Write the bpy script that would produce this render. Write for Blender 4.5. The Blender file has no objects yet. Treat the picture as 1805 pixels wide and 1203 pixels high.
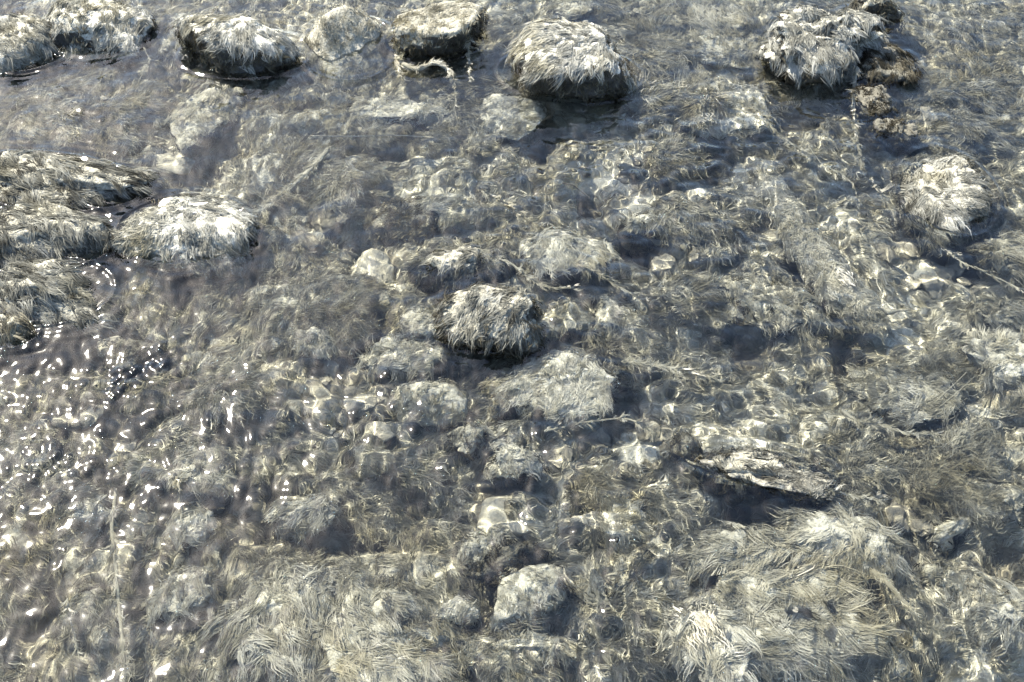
import bpy, bmesh, math, random
import numpy as np
from mathutils import Vector

scene = bpy.context.scene
COL = scene.collection
R = math.radians

# ------------------------------------------------------------------ camera
CAM_H, PITCH, TANH = 1.70, 52.0, 0.466          # height over the water, degrees down, tan(half horizontal fov)
IW, IH = 1805.0, 1203.0                          # pixel frame used for the survey of the place
cam = bpy.data.cameras.new('camera')
cam_o = bpy.data.objects.new('camera', cam); COL.objects.link(cam_o)
cam_o.location = (0, 0, CAM_H)
cam_o.rotation_euler = (R(90 - PITCH), 0, 0)
cam.sensor_fit = 'HORIZONTAL'; cam.angle = 2 * math.atan(TANH)
cam.clip_start = 0.02; cam.clip_end = 400
scene.camera = cam_o

# ------------------------------------------------------------------ sky, sun, exposure
SUN_EL, SUN_AZ = 47.0, 45.0                      # elevation; degrees left of straight ahead
sd = Vector((-math.sin(R(SUN_AZ)) * math.cos(R(SUN_EL)), math.cos(R(SUN_AZ)) * math.cos(R(SUN_EL)), math.sin(R(SUN_EL))))
world = bpy.data.worlds.new('World'); scene.world = world
world.use_nodes = True
wn = world.node_tree.nodes; wl = world.node_tree.links
wn.clear()
sky = wn.new('ShaderNodeTexSky'); sky.sky_type = 'NISHITA'; sky.sun_disc = False
sky.sun_elevation = R(SUN_EL); sky.sun_rotation = R(-SUN_AZ)
sky.air_density = 0.75; sky.dust_density = 1.2; sky.ozone_density = 0.8
bg = wn.new('ShaderNodeBackground'); bg.inputs['Strength'].default_value = 0.115
wo = wn.new('ShaderNodeOutputWorld')
wl.new(sky.outputs[0], bg.inputs[0]); wl.new(bg.outputs[0], wo.inputs[0])
sun = bpy.data.lights.new('sun', 'SUN'); sun.energy = 5.0; sun.angle = R(0.53); sun.color = (1.0, 0.945, 0.85)
sun_o = bpy.data.objects.new('sun', sun); COL.objects.link(sun_o)
sun_o.location = sd * 20; sun_o.rotation_euler = sd.to_track_quat('Z', 'Y').to_euler()
sun.cycles.is_caustics_light = True
vs = scene.view_settings
vs.view_transform = 'Standard'; vs.look = 'None'; vs.gamma = 1.0; vs.use_curve_mapping = False
vs.exposure = 2.26
scene.cycles.use_denoising = True
scene.cycles.max_bounces = 8; scene.cycles.transmission_bounces = 6; scene.cycles.diffuse_bounces = 4; scene.cycles.glossy_bounces = 3
scene.cycles.caustics_refractive = True; scene.cycles.caustics_reflective = False
scene.cycles.sample_clamp_indirect = 150.0
scene.cycles.sample_clamp_direct = 0.0

# ------------------------------------------------------------------ numeric helpers
rng = np.random.default_rng(7)
U32 = np.uint32
def _hash(ix, iy, iz, seed):
    with np.errstate(over='ignore'):
        h = (ix.astype(U32) * U32(374761393)) ^ (iy.astype(U32) * U32(668265263)) ^ (iz.astype(U32) * U32(2147483647)) ^ U32((seed * 974634777) & 0xffffffff)
        h = (h ^ (h >> U32(13))) * U32(1274126177)
        h = (h ^ (h >> U32(16))) * U32(2246822519)
        h = h ^ (h >> U32(15))
    return h.astype(np.float64) / 4294967295.0
def noise(p, seed=0):
    """value noise, -1..1; p is (N,2) or (N,3)"""
    p = np.asarray(p, float)
    if p.shape[1] == 2: p = np.c_[p, np.zeros(len(p))]
    i = np.floor(p).astype(np.int64); f = p - i
    u = f * f * f * (f * (f * 6 - 15) + 10)
    r = 0
    for dx in (0, 1):
        wx = u[:, 0] if dx else 1 - u[:, 0]
        for dy in (0, 1):
            wy = u[:, 1] if dy else 1 - u[:, 1]
            for dz in (0, 1):
                wz = u[:, 2] if dz else 1 - u[:, 2]
                r = r + wx * wy * wz * _hash(i[:, 0] + dx, i[:, 1] + dy, i[:, 2] + dz, seed)
    return r * 2 - 1
def fbm(p, seed=0, octv=4, gain=0.5):
    a, t, s = 1.0, 0, 0
    p = np.asarray(p, float)
    for k in range(octv):
        t = t + a * noise(p * (2.03 ** k) + 17.3 * k, seed + k); s += a; a *= gain
    return t / s

cp, sp = math.cos(R(PITCH)), math.sin(R(PITCH))
def ray(px, py):
    x = (px - IW / 2) / (IW / 2) * TANH; y = -(py - IH / 2) / (IW / 2) * TANH
    d = np.array([x, cp + y * sp, -sp + y * cp]); return d / np.linalg.norm(d)
def at(px, py, z):
    """the point at height z that is seen at this pixel (through the water when z < 0)"""
    d = ray(px, py); o = np.array([0, 0, CAM_H])
    if z >= 0:
        return o + d * ((z - CAM_H) / d[2])
    p = o + d * (-CAM_H / d[2])
    k = 1 / 1.333
    c = -d[2]; t = k * d + (k * c - math.sqrt(1 - k * k * (1 - c * c))) * np.array([0, 0, 1.0])
    return p + t * (z / t[2])
def mpp(px, py):
    d = ray(px, py); dist = -CAM_H / d[2]
    f = np.array([0, cp, -sp])
    return dist * float(d @ f) * TANH * 2 / IW       # metres per pixel at the water
def depression(py):
    d = ray(IW / 2, py); return math.asin(-d[2])
def smooth01(t):
    t = np.clip(t, 0, 1); return t * t * (3 - 2 * t)

# ------------------------------------------------------------------ object helpers
def tag(o, label=None, cat=None, group=None, kind=None):
    if label: o['label'] = label
    if cat: o['category'] = cat
    if group: o['group'] = group
    if kind: o['kind'] = kind
    return o
def mesh_obj(name, v, f, mat, parent=None, smooth=True, attrs=None, mats=None, midx=None):
    """link ONE mesh object; f is (N,3) or (N,4)"""
    v = np.asarray(v, np.float32); f = np.asarray(f, np.int32)
    n = f.shape[1]
    me = bpy.data.meshes.new(name)
    me.vertices.add(len(v)); me.vertices.foreach_set('co', v.ravel())
    me.loops.add(len(f) * n); me.loops.foreach_set('vertex_index', f.ravel())
    me.polygons.add(len(f)); me.polygons.foreach_set('loop_start', np.arange(0, len(f) * n, n, dtype=np.int32))
    if smooth: me.polygons.foreach_set('use_smooth', np.ones(len(f), bool))
    for a, val in (attrs or {}).items():
        at_ = me.attributes.new(a, 'FLOAT', 'POINT'); at_.data.foreach_set('value', np.asarray(val, np.float32))
    for m in (mats or [mat]): me.materials.append(m)
    if midx is not None: me.polygons.foreach_set('material_index', np.asarray(midx, np.int32))
    me.update(calc_edges=True)
    o = bpy.data.objects.new(name, me); COL.objects.link(o)
    if parent is not None: o.parent = parent
    o.cycles.is_caustics_receiver = True
    return o

# ------------------------------------------------------------------ materials
def new_mat(name):
    m = bpy.data.materials.new(name); m.use_nodes = True
    nt = m.node_tree; nt.nodes.clear()
    out = nt.nodes.new('ShaderNodeOutputMaterial')
    return m, nt, out
def ramp(nt, stops):
    r = nt.nodes.new('ShaderNodeValToRGB'); e = r.color_ramp.elements
    while len(e) < len(stops): e.new(0.5)
    for k, (p, c) in enumerate(stops): e[k].position = p; e[k].color = (*c, 1)
    return r
def tex_noise(nt, scale, detail=4, rough=0.55, vec=None):
    n = nt.nodes.new('ShaderNodeTexNoise'); n.inputs['Scale'].default_value = scale
    n.inputs['Detail'].default_value = detail; n.inputs['Roughness'].default_value = rough
    if vec is not None: nt.links.new(vec, n.inputs['Vector'])
    return n
def math_node(nt, op, a, b):
    m = nt.nodes.new('ShaderNodeMath'); m.operation = op
    for k, x in enumerate((a, b)):
        if isinstance(x, (int, float)): m.inputs[k].default_value = x
        else: nt.links.new(x, m.inputs[k])
    return m.outputs[0]
def algae_mat(name, stops, transl=0.25):
    m, nt, out = new_mat(name)
    a = nt.nodes.new('ShaderNodeAttribute'); a.attribute_name = 'tint'
    geo = nt.nodes.new('ShaderNodeNewGeometry')
    n = tex_noise(nt, 14, 4, 0.6, geo.outputs['Position'])
    t = math_node(nt, 'ADD', a.outputs['Fac'], math_node(nt, 'MULTIPLY', math_node(nt, 'SUBTRACT', n.outputs['Fac'], 0.5), 0.9))
    r = ramp(nt, stops); nt.links.new(t, r.inputs[0])
    n2 = tex_noise(nt, 5.5, 3, 0.6, geo.outputs['Position'])
    hm = nt.nodes.new('ShaderNodeMapRange'); hm.inputs['From Min'].default_value = 0.50; hm.inputs['From Max'].default_value = 0.72; hm.inputs['To Max'].default_value = 0.75
    nt.links.new(n2.outputs['Fac'], hm.inputs['Value'])
    hc = nt.nodes.new('ShaderNodeMix'); hc.data_type = 'RGBA'; hc.blend_type = 'MULTIPLY'
    nt.links.new(hm.outputs[0], hc.inputs[0]); nt.links.new(r.outputs[0], hc.inputs[6]); hc.inputs[7].default_value = (0.88, 0.80, 0.58, 1)
    col = hc.outputs[2]
    d = nt.nodes.new('ShaderNodeBsdfDiffuse'); d.inputs['Roughness'].default_value = 0.3
    tr = nt.nodes.new('ShaderNodeBsdfTranslucent')
    nt.links.new(col, d.inputs[0]); nt.links.new(col, tr.inputs[0])
    mx = nt.nodes.new('ShaderNodeMixShader'); mx.inputs[0].default_value = transl
    nt.links.new(d.outputs[0], mx.inputs[1]); nt.links.new(tr.outputs[0], mx.inputs[2])
    nt.links.new(mx.outputs[0], out.inputs[0])
    return m
def stone_mat(name, stops, scale=18, rough=0.7, bump=0.4, rnd=0.0, film=None):
    m, nt, out = new_mat(name)
    geo = nt.nodes.new('ShaderNodeNewGeometry')
    n = tex_noise(nt, scale, 8, 0.65, geo.outputs['Position'])
    n2 = tex_noise(nt, scale * 6, 5, 0.7, geo.outputs['Position'])
    t = math_node(nt, 'ADD', math_node(nt, 'MULTIPLY', n.outputs['Fac'], 0.7), math_node(nt, 'MULTIPLY', n2.outputs['Fac'], 0.3))
    if rnd:
        oi = nt.nodes.new('ShaderNodeObjectInfo')
        t = math_node(nt, 'ADD', t, math_node(nt, 'MULTIPLY', math_node(nt, 'SUBTRACT', oi.outputs['Random'], 0.5), rnd))
    r = ramp(nt, stops); nt.links.new(t, r.inputs[0])
    b = nt.nodes.new('ShaderNodeBsdfPrincipled'); b.inputs['Roughness'].default_value = rough
    nt.links.new(r.outputs[0], b.inputs['Base Color'])
    if film:
        fa = nt.nodes.new('ShaderNodeAttribute'); fa.attribute_name = 'film'
        ta = nt.nodes.new('ShaderNodeAttribute'); ta.attribute_name = 'tint'
        n3 = tex_noise(nt, 160, 3, 0.7, geo.outputs['Position'])
        tt = math_node(nt, 'ADD', ta.outputs['Fac'], math_node(nt, 'MULTIPLY', math_node(nt, 'SUBTRACT', n3.outputs['Fac'], 0.55), 1.1))
        fr = ramp(nt, film); nt.links.new(tt, fr.inputs[0])
        mr = nt.nodes.new('ShaderNodeMapRange'); mr.interpolation_type = 'SMOOTHSTEP'; mr.inputs['From Min'].default_value = 0.35; mr.inputs['From Max'].default_value = 0.65
        nt.links.new(math_node(nt, 'ADD', fa.outputs['Fac'], math_node(nt, 'MULTIPLY', math_node(nt, 'SUBTRACT', n2.outputs['Fac'], 0.5), 0.8)), mr.inputs['Value'])
        mc = nt.nodes.new('ShaderNodeMix'); mc.data_type = 'RGBA'
        nt.links.new(mr.outputs[0], mc.inputs[0]); nt.links.new(r.outputs[0], mc.inputs[6]); nt.links.new(fr.outputs[0], mc.inputs[7])
        nt.links.new(mc.outputs[2], b.inputs['Base Color'])
        rr = nt.nodes.new('ShaderNodeMapRange'); rr.inputs['To Min'].default_value = rough; rr.inputs['To Max'].default_value = 0.95
        nt.links.new(mr.outputs[0], rr.inputs['Value']); nt.links.new(rr.outputs[0], b.inputs['Roughness'])
    bp = nt.nodes.new('ShaderNodeBump'); bp.inputs['Strength'].default_value = bump; bp.inputs['Distance'].default_value = 0.01
    nt.links.new(n2.outputs['Fac'], bp.inputs['Height']); nt.links.new(bp.outputs[0], b.inputs['Normal'])
    nt.links.new(b.outputs[0], out.inputs[0])
    return m
M = {}
ALGAE = [(0.0, (0.095, 0.089, 0.066)), (0.35, (0.26, 0.248, 0.190)), (0.7, (0.445, 0.43, 0.355)), (1.0, (0.62, 0.605, 0.53))]
M['algae'] = algae_mat('algae_green_grey', ALGAE, 0.5)
M['pale'] = algae_mat('algae_bleached', [(0.0, (0.035, 0.034, 0.028)), (0.45, (0.17, 0.168, 0.140)), (1.0, (0.36, 0.358, 0.315))], 0.15)
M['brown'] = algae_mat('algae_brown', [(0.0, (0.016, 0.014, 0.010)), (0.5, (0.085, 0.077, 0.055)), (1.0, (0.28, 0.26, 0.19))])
M['rock'] = stone_mat('rock_dark_wet', [(0.35, (0.012, 0.011, 0.008)), (0.55, (0.030, 0.027, 0.020)), (0.78, (0.11, 0.10, 0.075))], 14, 0.4, 1.0, 0, ALGAE)
M['slab'] = stone_mat('rock_pale_silted', [(0.25, (0.17, 0.155, 0.11)), (0.5, (0.32, 0.30, 0.23)), (0.75, (0.46, 0.44, 0.37))], 16, 0.8, 0.5, 0, ALGAE)
M['pebble'] = stone_mat('pebble_mixed', [(0.15, (0.10, 0.09, 0.065)), (0.45, (0.20, 0.185, 0.14)), (0.85, (0.34, 0.32, 0.255))], 45, 0.85, 0.6, 0.40)
M['bed'] = stone_mat('silt', [(0.3, (0.06, 0.054, 0.038)), (0.5, (0.15, 0.135, 0.095)), (0.75, (0.34, 0.32, 0.245))], 9, 0.9, 0.8, 0, ALGAE)
M['wood'] = stone_mat('wood_silted', [(0.25, (0.14, 0.125, 0.09)), (0.5, (0.33, 0.31, 0.24)), (0.75, (0.50, 0.48, 0.40))], 26, 0.8, 0.6)
m, nt, out = new_mat('water')
g = nt.nodes.new('ShaderNodeBsdfGlass'); g.inputs['IOR'].default_value = 1.333; g.inputs['Roughness'].default_value = 0.055
g.inputs['Color'].default_value = (0.965, 0.976, 0.942, 1)
nt.links.new(g.outputs[0], out.inputs[0]); M['water'] = m

# ------------------------------------------------------------------ survey of the place: currents, shade hollows, growth
# image direction of the trailing algae at surveyed spots (x right, y down)
FLOW = [(60,330,1,.3),(90,500,1,.35),(40,570,.4,1),(290,75,-.1,1),(400,80,-.6,.8),(500,80,.9,.6),(250,420,-.6,.7),(330,390,.2,1),
 (500,560,-.3,.8),(500,1080,.1,1),(420,1150,.1,1),(640,1160,.5,.6),(700,950,.3,.8),(740,520,-.9,.5),(850,520,-.5,.9),(990,430,.2,1),
 (985,680,-.3,.9),(1380,1110,1,.25),(1250,1150,.5,.8),(1480,950,-.7,.25),(1330,960,-.8,.4),(1660,320,1,-.05),(1780,450,.7,.7),(1560,700,-.9,.1),
 (1770,620,1,-.15),(1000,20,-1,.15),(1250,60,-.3,-.9),(1440,130,.7,.6),(700,430,-.8,.3),(1620,1010,.2,1),(1760,900,-.9,.3),(880,280,-.8,.4),
 (100,900,.3,.8),(300,880,.2,1),(700,650,-.6,.6),(1350,800,.9,.2),(1100,950,.9,-.3),(1100,640,1,.3),(1750,1080,-.7,.4),(560,700,.5,.6),(850,1150,.2,.9)]
FW = []
for (px, py, dx, dy) in FLOW:
    p = at(px, py, -0.05); v = np.array([dx, -dy / math.sin(depression(py))]); v /= np.linalg.norm(v)
    FW.append((p[0], p[1], v[0], v[1]))
FW = np.array(FW)
def flow_at(x, y):
    d2 = (x[:, None] - FW[None, :, 0]) ** 2 + (y[:, None] - FW[None, :, 1]) ** 2 + 0.004
    w = 1 / d2 ** 2
    vx = (w * FW[None, :, 2]).sum(1); vy = (w * FW[None, :, 3]).sum(1)
    n = np.hypot(vx, vy) + 1e-9
    return vx / n, vy / n
def img_dir(px, py, dx, dy):
    v = np.array([dx, -dy / math.sin(depression(py))]); return v / np.linalg.norm(v)
BED = -0.10
# hollows sunk in the bed for dark spots, cast shade among them: x, y, radius (pixels), depth
SHADE_PITS = [(220,760,60,.035),(60,700,45,.02),(60,1100,75,.06),(390,490,55,.03),(360,310,60,.02),(400,125,30,.03),(740,220,55,.05),
 (660,450,55,.05),(890,850,60,.04),(1000,215,50,.03),(960,250,40,.04),(1040,350,40,.06),(1260,290,45,.05),(1590,90,50,.05),(1400,200,40,.05),(1420,480,45,.06),
 (1300,580,80,.05),(1500,620,45,.05),(1710,440,60,.05),(1320,910,60,.06),(1530,1090,40,.08),(1100,700,50,.04),(1220,640,45,.03),(580,930,80,.03),(720,900,110,.03),(440,890,45,.035),
 (1130,430,40,.05),(20,20,50,.05),(1380,1000,50,.04),(1640,980,50,.03),(1790,990,50,.04),(330,500,40,.03),(210,860,50,.04),(1230,1000,40,.03),(430,1000,40,.02),(30,620,50,.05),(40,285,30,.02),(120,372,35,.03),(235,355,30,.02),(50,460,40,.02),(190,470,30,.02),(160,560,45,.03),
 (1385,400,40,.02),(1440,470,45,.03),(1500,545,45,.03),(1400,470,30,.03),(1450,550,30,.03)]
PW = [(*at(a, b, BED)[:2], r * mpp(a, b), d * 1.5) for a, b, r, d in SHADE_PITS]
# broad rises of the bed
RISES = [(120,190,150,.05),(480,190,120,.045),(700,190,110,.04),(260,560,100,.03),(480,420,120,.03),(1180,200,100,.03),(1690,180,130,.03),(500,1090,130,.055),(640,1160,110,.05),(1380,1110,150,.05),(1480,950,80,.05),(90,480,110,.06),(60,330,100,.06),(1570,690,90,.03),(1780,620,80,.04),(1330,830,110,.04),(1780,450,50,.05),
 (1250,60,90,.05),(1150,30,80,.04),(290,70,50,.06),(910,1140,80,.03),(1700,50,130,.03),(500,560,90,.03),(1760,900,90,.03),(1760,1110,70,.05),(1380,520,80,.04),(1680,1040,80,.03)]
RW = [(*at(a, b, BED)[:2], r * mpp(a, b), d) for a, b, r, d in RISES]
LOGPX = [(1338,290,-.086),(1366,345,-.076),(1395,395,-.066),(1428,442,-.060),(1470,500,-.058),(1515,545,-.060),(1555,578,-.068)]
LOGW = np.array([at(*q)[:2] for q in LOGPX])
def near_log(px, py): return min(math.hypot(px - a, py - b) for a, b, _ in LOGPX) < 75
def bed_z(x, y):
    x = np.atleast_1d(np.asarray(x, float)); y = np.atleast_1d(np.asarray(y, float))
    p = np.c_[x, y]
    z = BED + 0.022 * fbm(p * 5, 11, 3) + 0.060 * np.abs(noise(p * 8, 21)) + 0.034 * np.abs(noise(p * 19, 23)) - 0.03 + 0.008 * fbm(p * 45, 31, 2)
    for (cx, cy, r, d) in PW: z = z - d * np.exp(-((x - cx) ** 2 + (y - cy) ** 2) / (r * r))
    for (cx, cy, r, d) in RW: z = z + d * np.exp(-((x - cx) ** 2 + (y - cy) ** 2) / (r * r))
    for k in range(len(LOGW) - 1):
        a, b = LOGW[k], LOGW[k + 1]; ab = b - a
        t = np.clip(((x - a[0]) * ab[0] + (y - a[1]) * ab[1]) / (ab @ ab), 0, 1)
        d = np.hypot(x - a[0] - t * ab[0], y - a[1] - t * ab[1])
        z = z - np.maximum(z + 0.112, 0) * np.exp(-(d / 0.085) ** 4)
    return np.minimum(z, -0.012)
# local tint of the growth, shade pockets and brighter spots painted in: x, y, radius px, offset
TINTS = [(130,760,160,-.12),(50,1130,110,-.12),(430,930,110,-.12),(500,1090,130,.22),(640,1160,120,.20),(1350,1110,180,.20),(600,900,200,-.22),(750,950,160,-.15),(200,780,200,-.22),(60,1100,120,-.2),(1650,60,200,-.08),(1250,80,120,.15),
 (430,70,110,.2),(1100,300,150,.12),(90,500,120,.12),(1750,1080,90,.12),(420,870,110,-.2),(1480,940,90,.18),(60,330,110,.05),(1330,820,100,.15),(1700,300,100,-.1),(300,950,120,-.08),(70,480,140,-.10),(90,950,170,-.18),(250,650,150,-.12)]
TW = [(*at(a, b, BED)[:2], r * mpp(a, b), d) for a, b, r, d in TINTS]
def tint_at(x, y):
    t = 0.50 + 0.28 * fbm(np.c_[x, y] * 4.5, 91, 4)
    for (cx, cy, r, d) in TW: t = t + d * np.exp(-((x - cx) ** 2 + (y - cy) ** 2) / (r * r))
    return t

# ------------------------------------------------------------------ algae strands
def norm(a): return a / (np.linalg.norm(a, axis=1, keepdims=True) + 1e-12)
def strands(root, nrm, dirv, L, w, tint, rg, shape=None, lift=0.25, wave=0.17, droop=0.0, nseg=4, roll=0.55):
    """flat tapering fronds as one vertex/face block"""
    n = len(root)
    dirv = norm(dirv - nrm * (dirv * nrm).sum(1, keepdims=True))
    side = np.cross(dirv, nrm)
    rl = rg.normal(0, roll, n)[:, None]
    B = side * np.cos(rl) + nrm * np.sin(rl)
    s = np.linspace(0, 1, nseg + 1)
    curl = rg.normal(0, 0.22, n)[:, None]; ph = rg.random(n)[:, None] * 6.28; fr = rg.uniform(0.5, 1.5, n)[:, None]
    if shape is not None: curl, ph, fr = curl * 0.3 + shape[0][:, None], ph * 0.12 + shape[1][:, None], fr * 0.2 + shape[2][:, None]
    li = (lift * rg.uniform(0.2, 1.6, n))[:, None]
    V = np.empty((n, nseg + 1, 2, 3)); L = L[:, None]; w = w[:, None]
    for k, t in enumerate(s):
        p = root + dirv * L * (t - 0.12 * t * t) + nrm * L * li * (2.2 * t * (1 - 0.72 * t)) * 0.55 + side * L * (curl * t * t + wave * np.sin(6.28 * fr * t + ph) * t)
        p = p - np.array([0, 0, 1.0]) * (droop * L * t * t)
        ww = w * (0.55 + 0.6 * math.sin(math.pi * min(1, t * 0.9 + 0.08))) * (1 - t ** 3 * 0.92)
        V[:, k, 0] = p - B * ww * 0.5; V[:, k, 1] = p + B * ww * 0.5
    base = (np.arange(n) * (nseg + 1) * 2)[:, None]
    q = np.array([[2 * k, 2 * k + 1, 2 * k + 3, 2 * k + 2] for k in range(nseg)]).ravel()
    F = (base + q[None]).reshape(-1, 4)
    T = np.repeat(tint, (nseg + 1) * 2)
    return V.reshape(-1, 3), F, T
def clumped(P, N, D, rg, per, length, width, spread, tint, **kw):
    """each clump point grows `per` fronds that lie together like a wet lock"""
    n = len(P)
    cj = rg.normal(0, 0.38, n); cl = length * rg.uniform(0.55, 1.5, n); ct = tint + rg.normal(0, 0.13, n)
    side = norm(np.cross(D, N)); D1 = norm(D * np.cos(cj)[:, None] + side * np.sin(cj)[:, None])
    i = np.repeat(np.arange(n), per); k = len(i)
    r1 = rg.normal(0, spread, k)[:, None]; r2 = rg.normal(0, spread * 1.2, k)[:, None]
    sd_ = norm(np.cross(D1, N))[i]
    root = P[i] + sd_ * r1 + D1[i] * r2
    dj = rg.normal(0, 0.10, k)[:, None] - r1 / (cl[i][:, None] + 1e-6) * 0.8
    sh = (rg.normal(0, 0.35, n)[i], (rg.random(n) * 6.28)[i], rg.uniform(0.5, 1.3, n)[i])
    hh = (np.abs(rg.normal(0, 0.0035, n)) - 0.001)[i][:, None]
    dirv = D1[i] + sd_ * dj
    return strands(root + N[i] * hh, N[i], dirv, cl[i] * rg.uniform(0.6, 1.15, k), width * rg.uniform(0.45, 1.5, k), ct[i] + rg.normal(0, 0.06, k), rg, sh, **kw)
def join(blocks):
    vs_, fs_, ts_, o = [], [], [], 0
    for v, f, t in blocks:
        vs_.append(v); fs_.append(f + o); ts_.append(t); o += len(v)
    return np.concatenate(vs_), np.concatenate(fs_), np.concatenate(ts_)

# ------------------------------------------------------------------ streambed and its carpet of algae
def axis(lo, hi, step, far_lo, far_hi, nfar):
    a = np.arange(lo, hi + step, step)
    g1 = lo - (lo - far_lo) * (np.linspace(1, 0, nfar, endpoint=False) ** 2.5)
    g2 = hi + (far_hi - hi) * (np.linspace(0, 1, nfar + 1)[1:] ** 2.5)
    return np.concatenate([g1, a, g2])
def sheet(xs, ys):
    X, Y = np.meshgrid(xs, ys); i = np.arange(X.size).reshape(X.shape)
    F = np.c_[i[:-1, :-1].ravel(), i[:-1, 1:].ravel(), i[1:, 1:].ravel(), i[1:, :-1].ravel()]
    return X.ravel(), Y.ravel(), F
X, Y, F = sheet(axis(-1.75, 1.75, 0.0065, -40, 40, 24), axis(0.35, 2.95, 0.0065, -30, 60, 24))
Z = bed_z(X, Y)
film = 0.62 + 0.5 * fbm(np.c_[X, Y] * 6, 77, 4)
for (cx, cy, r, d) in PW: film = film - min(0.9, d * 9) * np.exp(-((X - cx) ** 2 + (Y - cy) ** 2) / (r * r * 0.7))  # algae film thinned to darker silt at the shade spots
bed = mesh_obj('streambed', np.c_[X, Y, Z], F, M['bed'], attrs={'film': film, 'tint': tint_at(X, Y) + 0.05}); tag(bed, kind='structure')

def in_view(x, y, m=0.12):
    w = (0.80 + 0.34 * (y - 0.6)) + m
    return (np.abs(x) < w) & (y > 0.6 - m) & (y < 2.62 + m)
rg = np.random.default_rng(101)
n = 62000
x = rg.uniform(-1.65, 1.65, n); y = rg.uniform(0.45, 2.75, n)
dens = 0.62 + 0.55 * fbm(np.c_[x, y] * 5.5, 71, 3)
for (cx, cy, r, d) in PW: dens = dens - min(0.9, d * 9) * np.exp(-((x - cx) ** 2 + (y - cy) ** 2) / (r * r * 0.8))  # carpet thinned there too, leaving the shade spots darker
for (cx, cy, r, d) in RW: dens = dens + 0.6 * np.exp(-((x - cx) ** 2 + (y - cy) ** 2) / (r * r))
# stony patches with little growth
BARE = [(1130,300,130),(1080,800,70),(1640,470,90),(180,220,80),(1280,580,70),(250,700,110),(640,700,80),(560,400,70),(1000,900,60),(1720,220,70),(1060,980,60)]
for (a, b, r) in BARE + [(q[0], q[1], 45) for q in LOGPX]:
    c = at(a, b, BED); r = r * mpp(a, b)
    dens = dens - 0.55 * np.exp(-((x - c[0]) ** 2 + (y - c[1]) ** 2) / (r * r))
keep = in_view(x, y) & (rg.random(n) < dens); x = x[keep]; y = y[keep]
e = 0.008
z = bed_z(x, y); N = norm(np.c_[-(bed_z(x + e, y) - bed_z(x - e, y)) / (2 * e), -(bed_z(x, y + e) - bed_z(x, y - e)) / (2 * e), np.ones(len(x))])
fx, fy = flow_at(x, y); jit = 0.9 * fbm(np.c_[x, y] * 7, 61, 3); fx, fy = fx * np.cos(jit) - fy * np.sin(jit), fx * np.sin(jit) + fy * np.cos(jit)
lenmul = 1.0 + 0.7 * fbm(np.c_[x, y] * 3.5, 41, 2)
v, f, t = clumped(np.c_[x, y, z], N, np.c_[fx, fy, 0 * fx], rg, 20, 0.028 * lenmul, 0.0014, 0.0055, tint_at(x, y), wave=.12, lift=0.16, nseg=3)
lk = rg.random(len(x)) < np.clip(0.10 + 0.35 * fbm(np.c_[x, y] * 4, 55, 2), 0.02, 1)
b2 = clumped(np.c_[x, y, z][lk], N[lk], np.c_[fx, fy, 0 * fx][lk], rg, 28, 0.050 * lenmul[lk], 0.0014, 0.006, tint_at(x, y)[lk] + 0.08, wave=.13, lift=0.24, nseg=4)
v, f, t = join([(v, f, t), b2])
v[:, 2] = np.minimum(v[:, 2], -0.004)
carpet = mesh_obj('algae_carpet', v, f, M['algae'], attrs={'tint': t}); tag(carpet, 'carpet of pale olive thread algae combed by the current over the streambed', 'algae', kind='stuff')

# ------------------------------------------------------------------ stones
_ico = {}
def ico(level):
    if level not in _ico:
        bm = bmesh.new(); bmesh.ops.create_icosphere(bm, subdivisions=level, radius=1)
        bm.verts.ensure_lookup_table()
        _ico[level] = (np.array([q.co[:] for q in bm.verts]), np.array([[q.index for q in fc.verts] for fc in bm.faces])); bm.free()
    return _ico[level]
def stone_shape(rg, dims, angular=0.6, rough=0.08, level=5, flat_top=0.0):
    """an angular, worn boulder: soft intersection of random planes plus several octaves of relief"""
    d, F = ico(level)
    k = 15
    pn = norm(rg.normal(size=(k, 3))); po = rg.uniform(0.82, 1.1, k)
    if flat_top:
        pn = np.vstack([pn, norm(np.array([[rg.normal(0, .12), rg.normal(0, .12) - 0.1, 1.0]]))]); po = np.append(po, 1 - flat_top)
    q = np.maximum(d @ pn.T, 0.0) / po
    pw = 5 + 14 * angular
    r = 1.0 / np.maximum((q ** pw).sum(1) ** (1 / pw), 0.6)
    off = rg.uniform(-50, 50, 3)
    r = r * (1 + rough * 1.6 * fbm(d * 1.7 + off, 5, 3)) + rough * 0.7 * fbm(d * 5 + off, 15, 3) + rough * 0.28 * fbm(d * 15 + off, 25, 3)
    v = d * r[:, None]
    v = v / np.maximum(np.abs(v).max(0), 1e-6)
    return v * (np.array(dims) / 2), F
def face_data(v, f):
    a, b, c = v[f[:, 0]], v[f[:, 1]], v[f[:, 2]]
    cr = np.cross(b - a, c - a); ar = np.linalg.norm(cr, axis=1)
    return a, b, c, cr / (ar[:, None] + 1e-15), ar / 2
def sample(v, f, n, rg, w=None):
    a, b, c, nn, ar = face_data(v, f)
    p = ar if w is None else ar * w
    if p.sum() <= 0: return np.zeros((0, 3)), np.zeros((0, 3))
    i = rg.choice(len(f), n, p=p / p.sum())
    r1 = np.sqrt(rg.random(n))[:, None]; r2 = rg.random(n)[:, None]
    # smooth normals
    vn = np.zeros_like(v)
    for k in range(3): np.add.at(vn, f[:, k], nn * ar[:, None])
    vn = norm(vn)
    P = a[i] * (1 - r1) + b[i] * r1 * (1 - r2) + c[i] * r1 * r2
    N = norm(vn[f[i, 0]] * (1 - r1) + vn[f[i, 1]] * r1 * (1 - r2) + vn[f[i, 2]] * r1 * r2)
    return P, N

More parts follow.
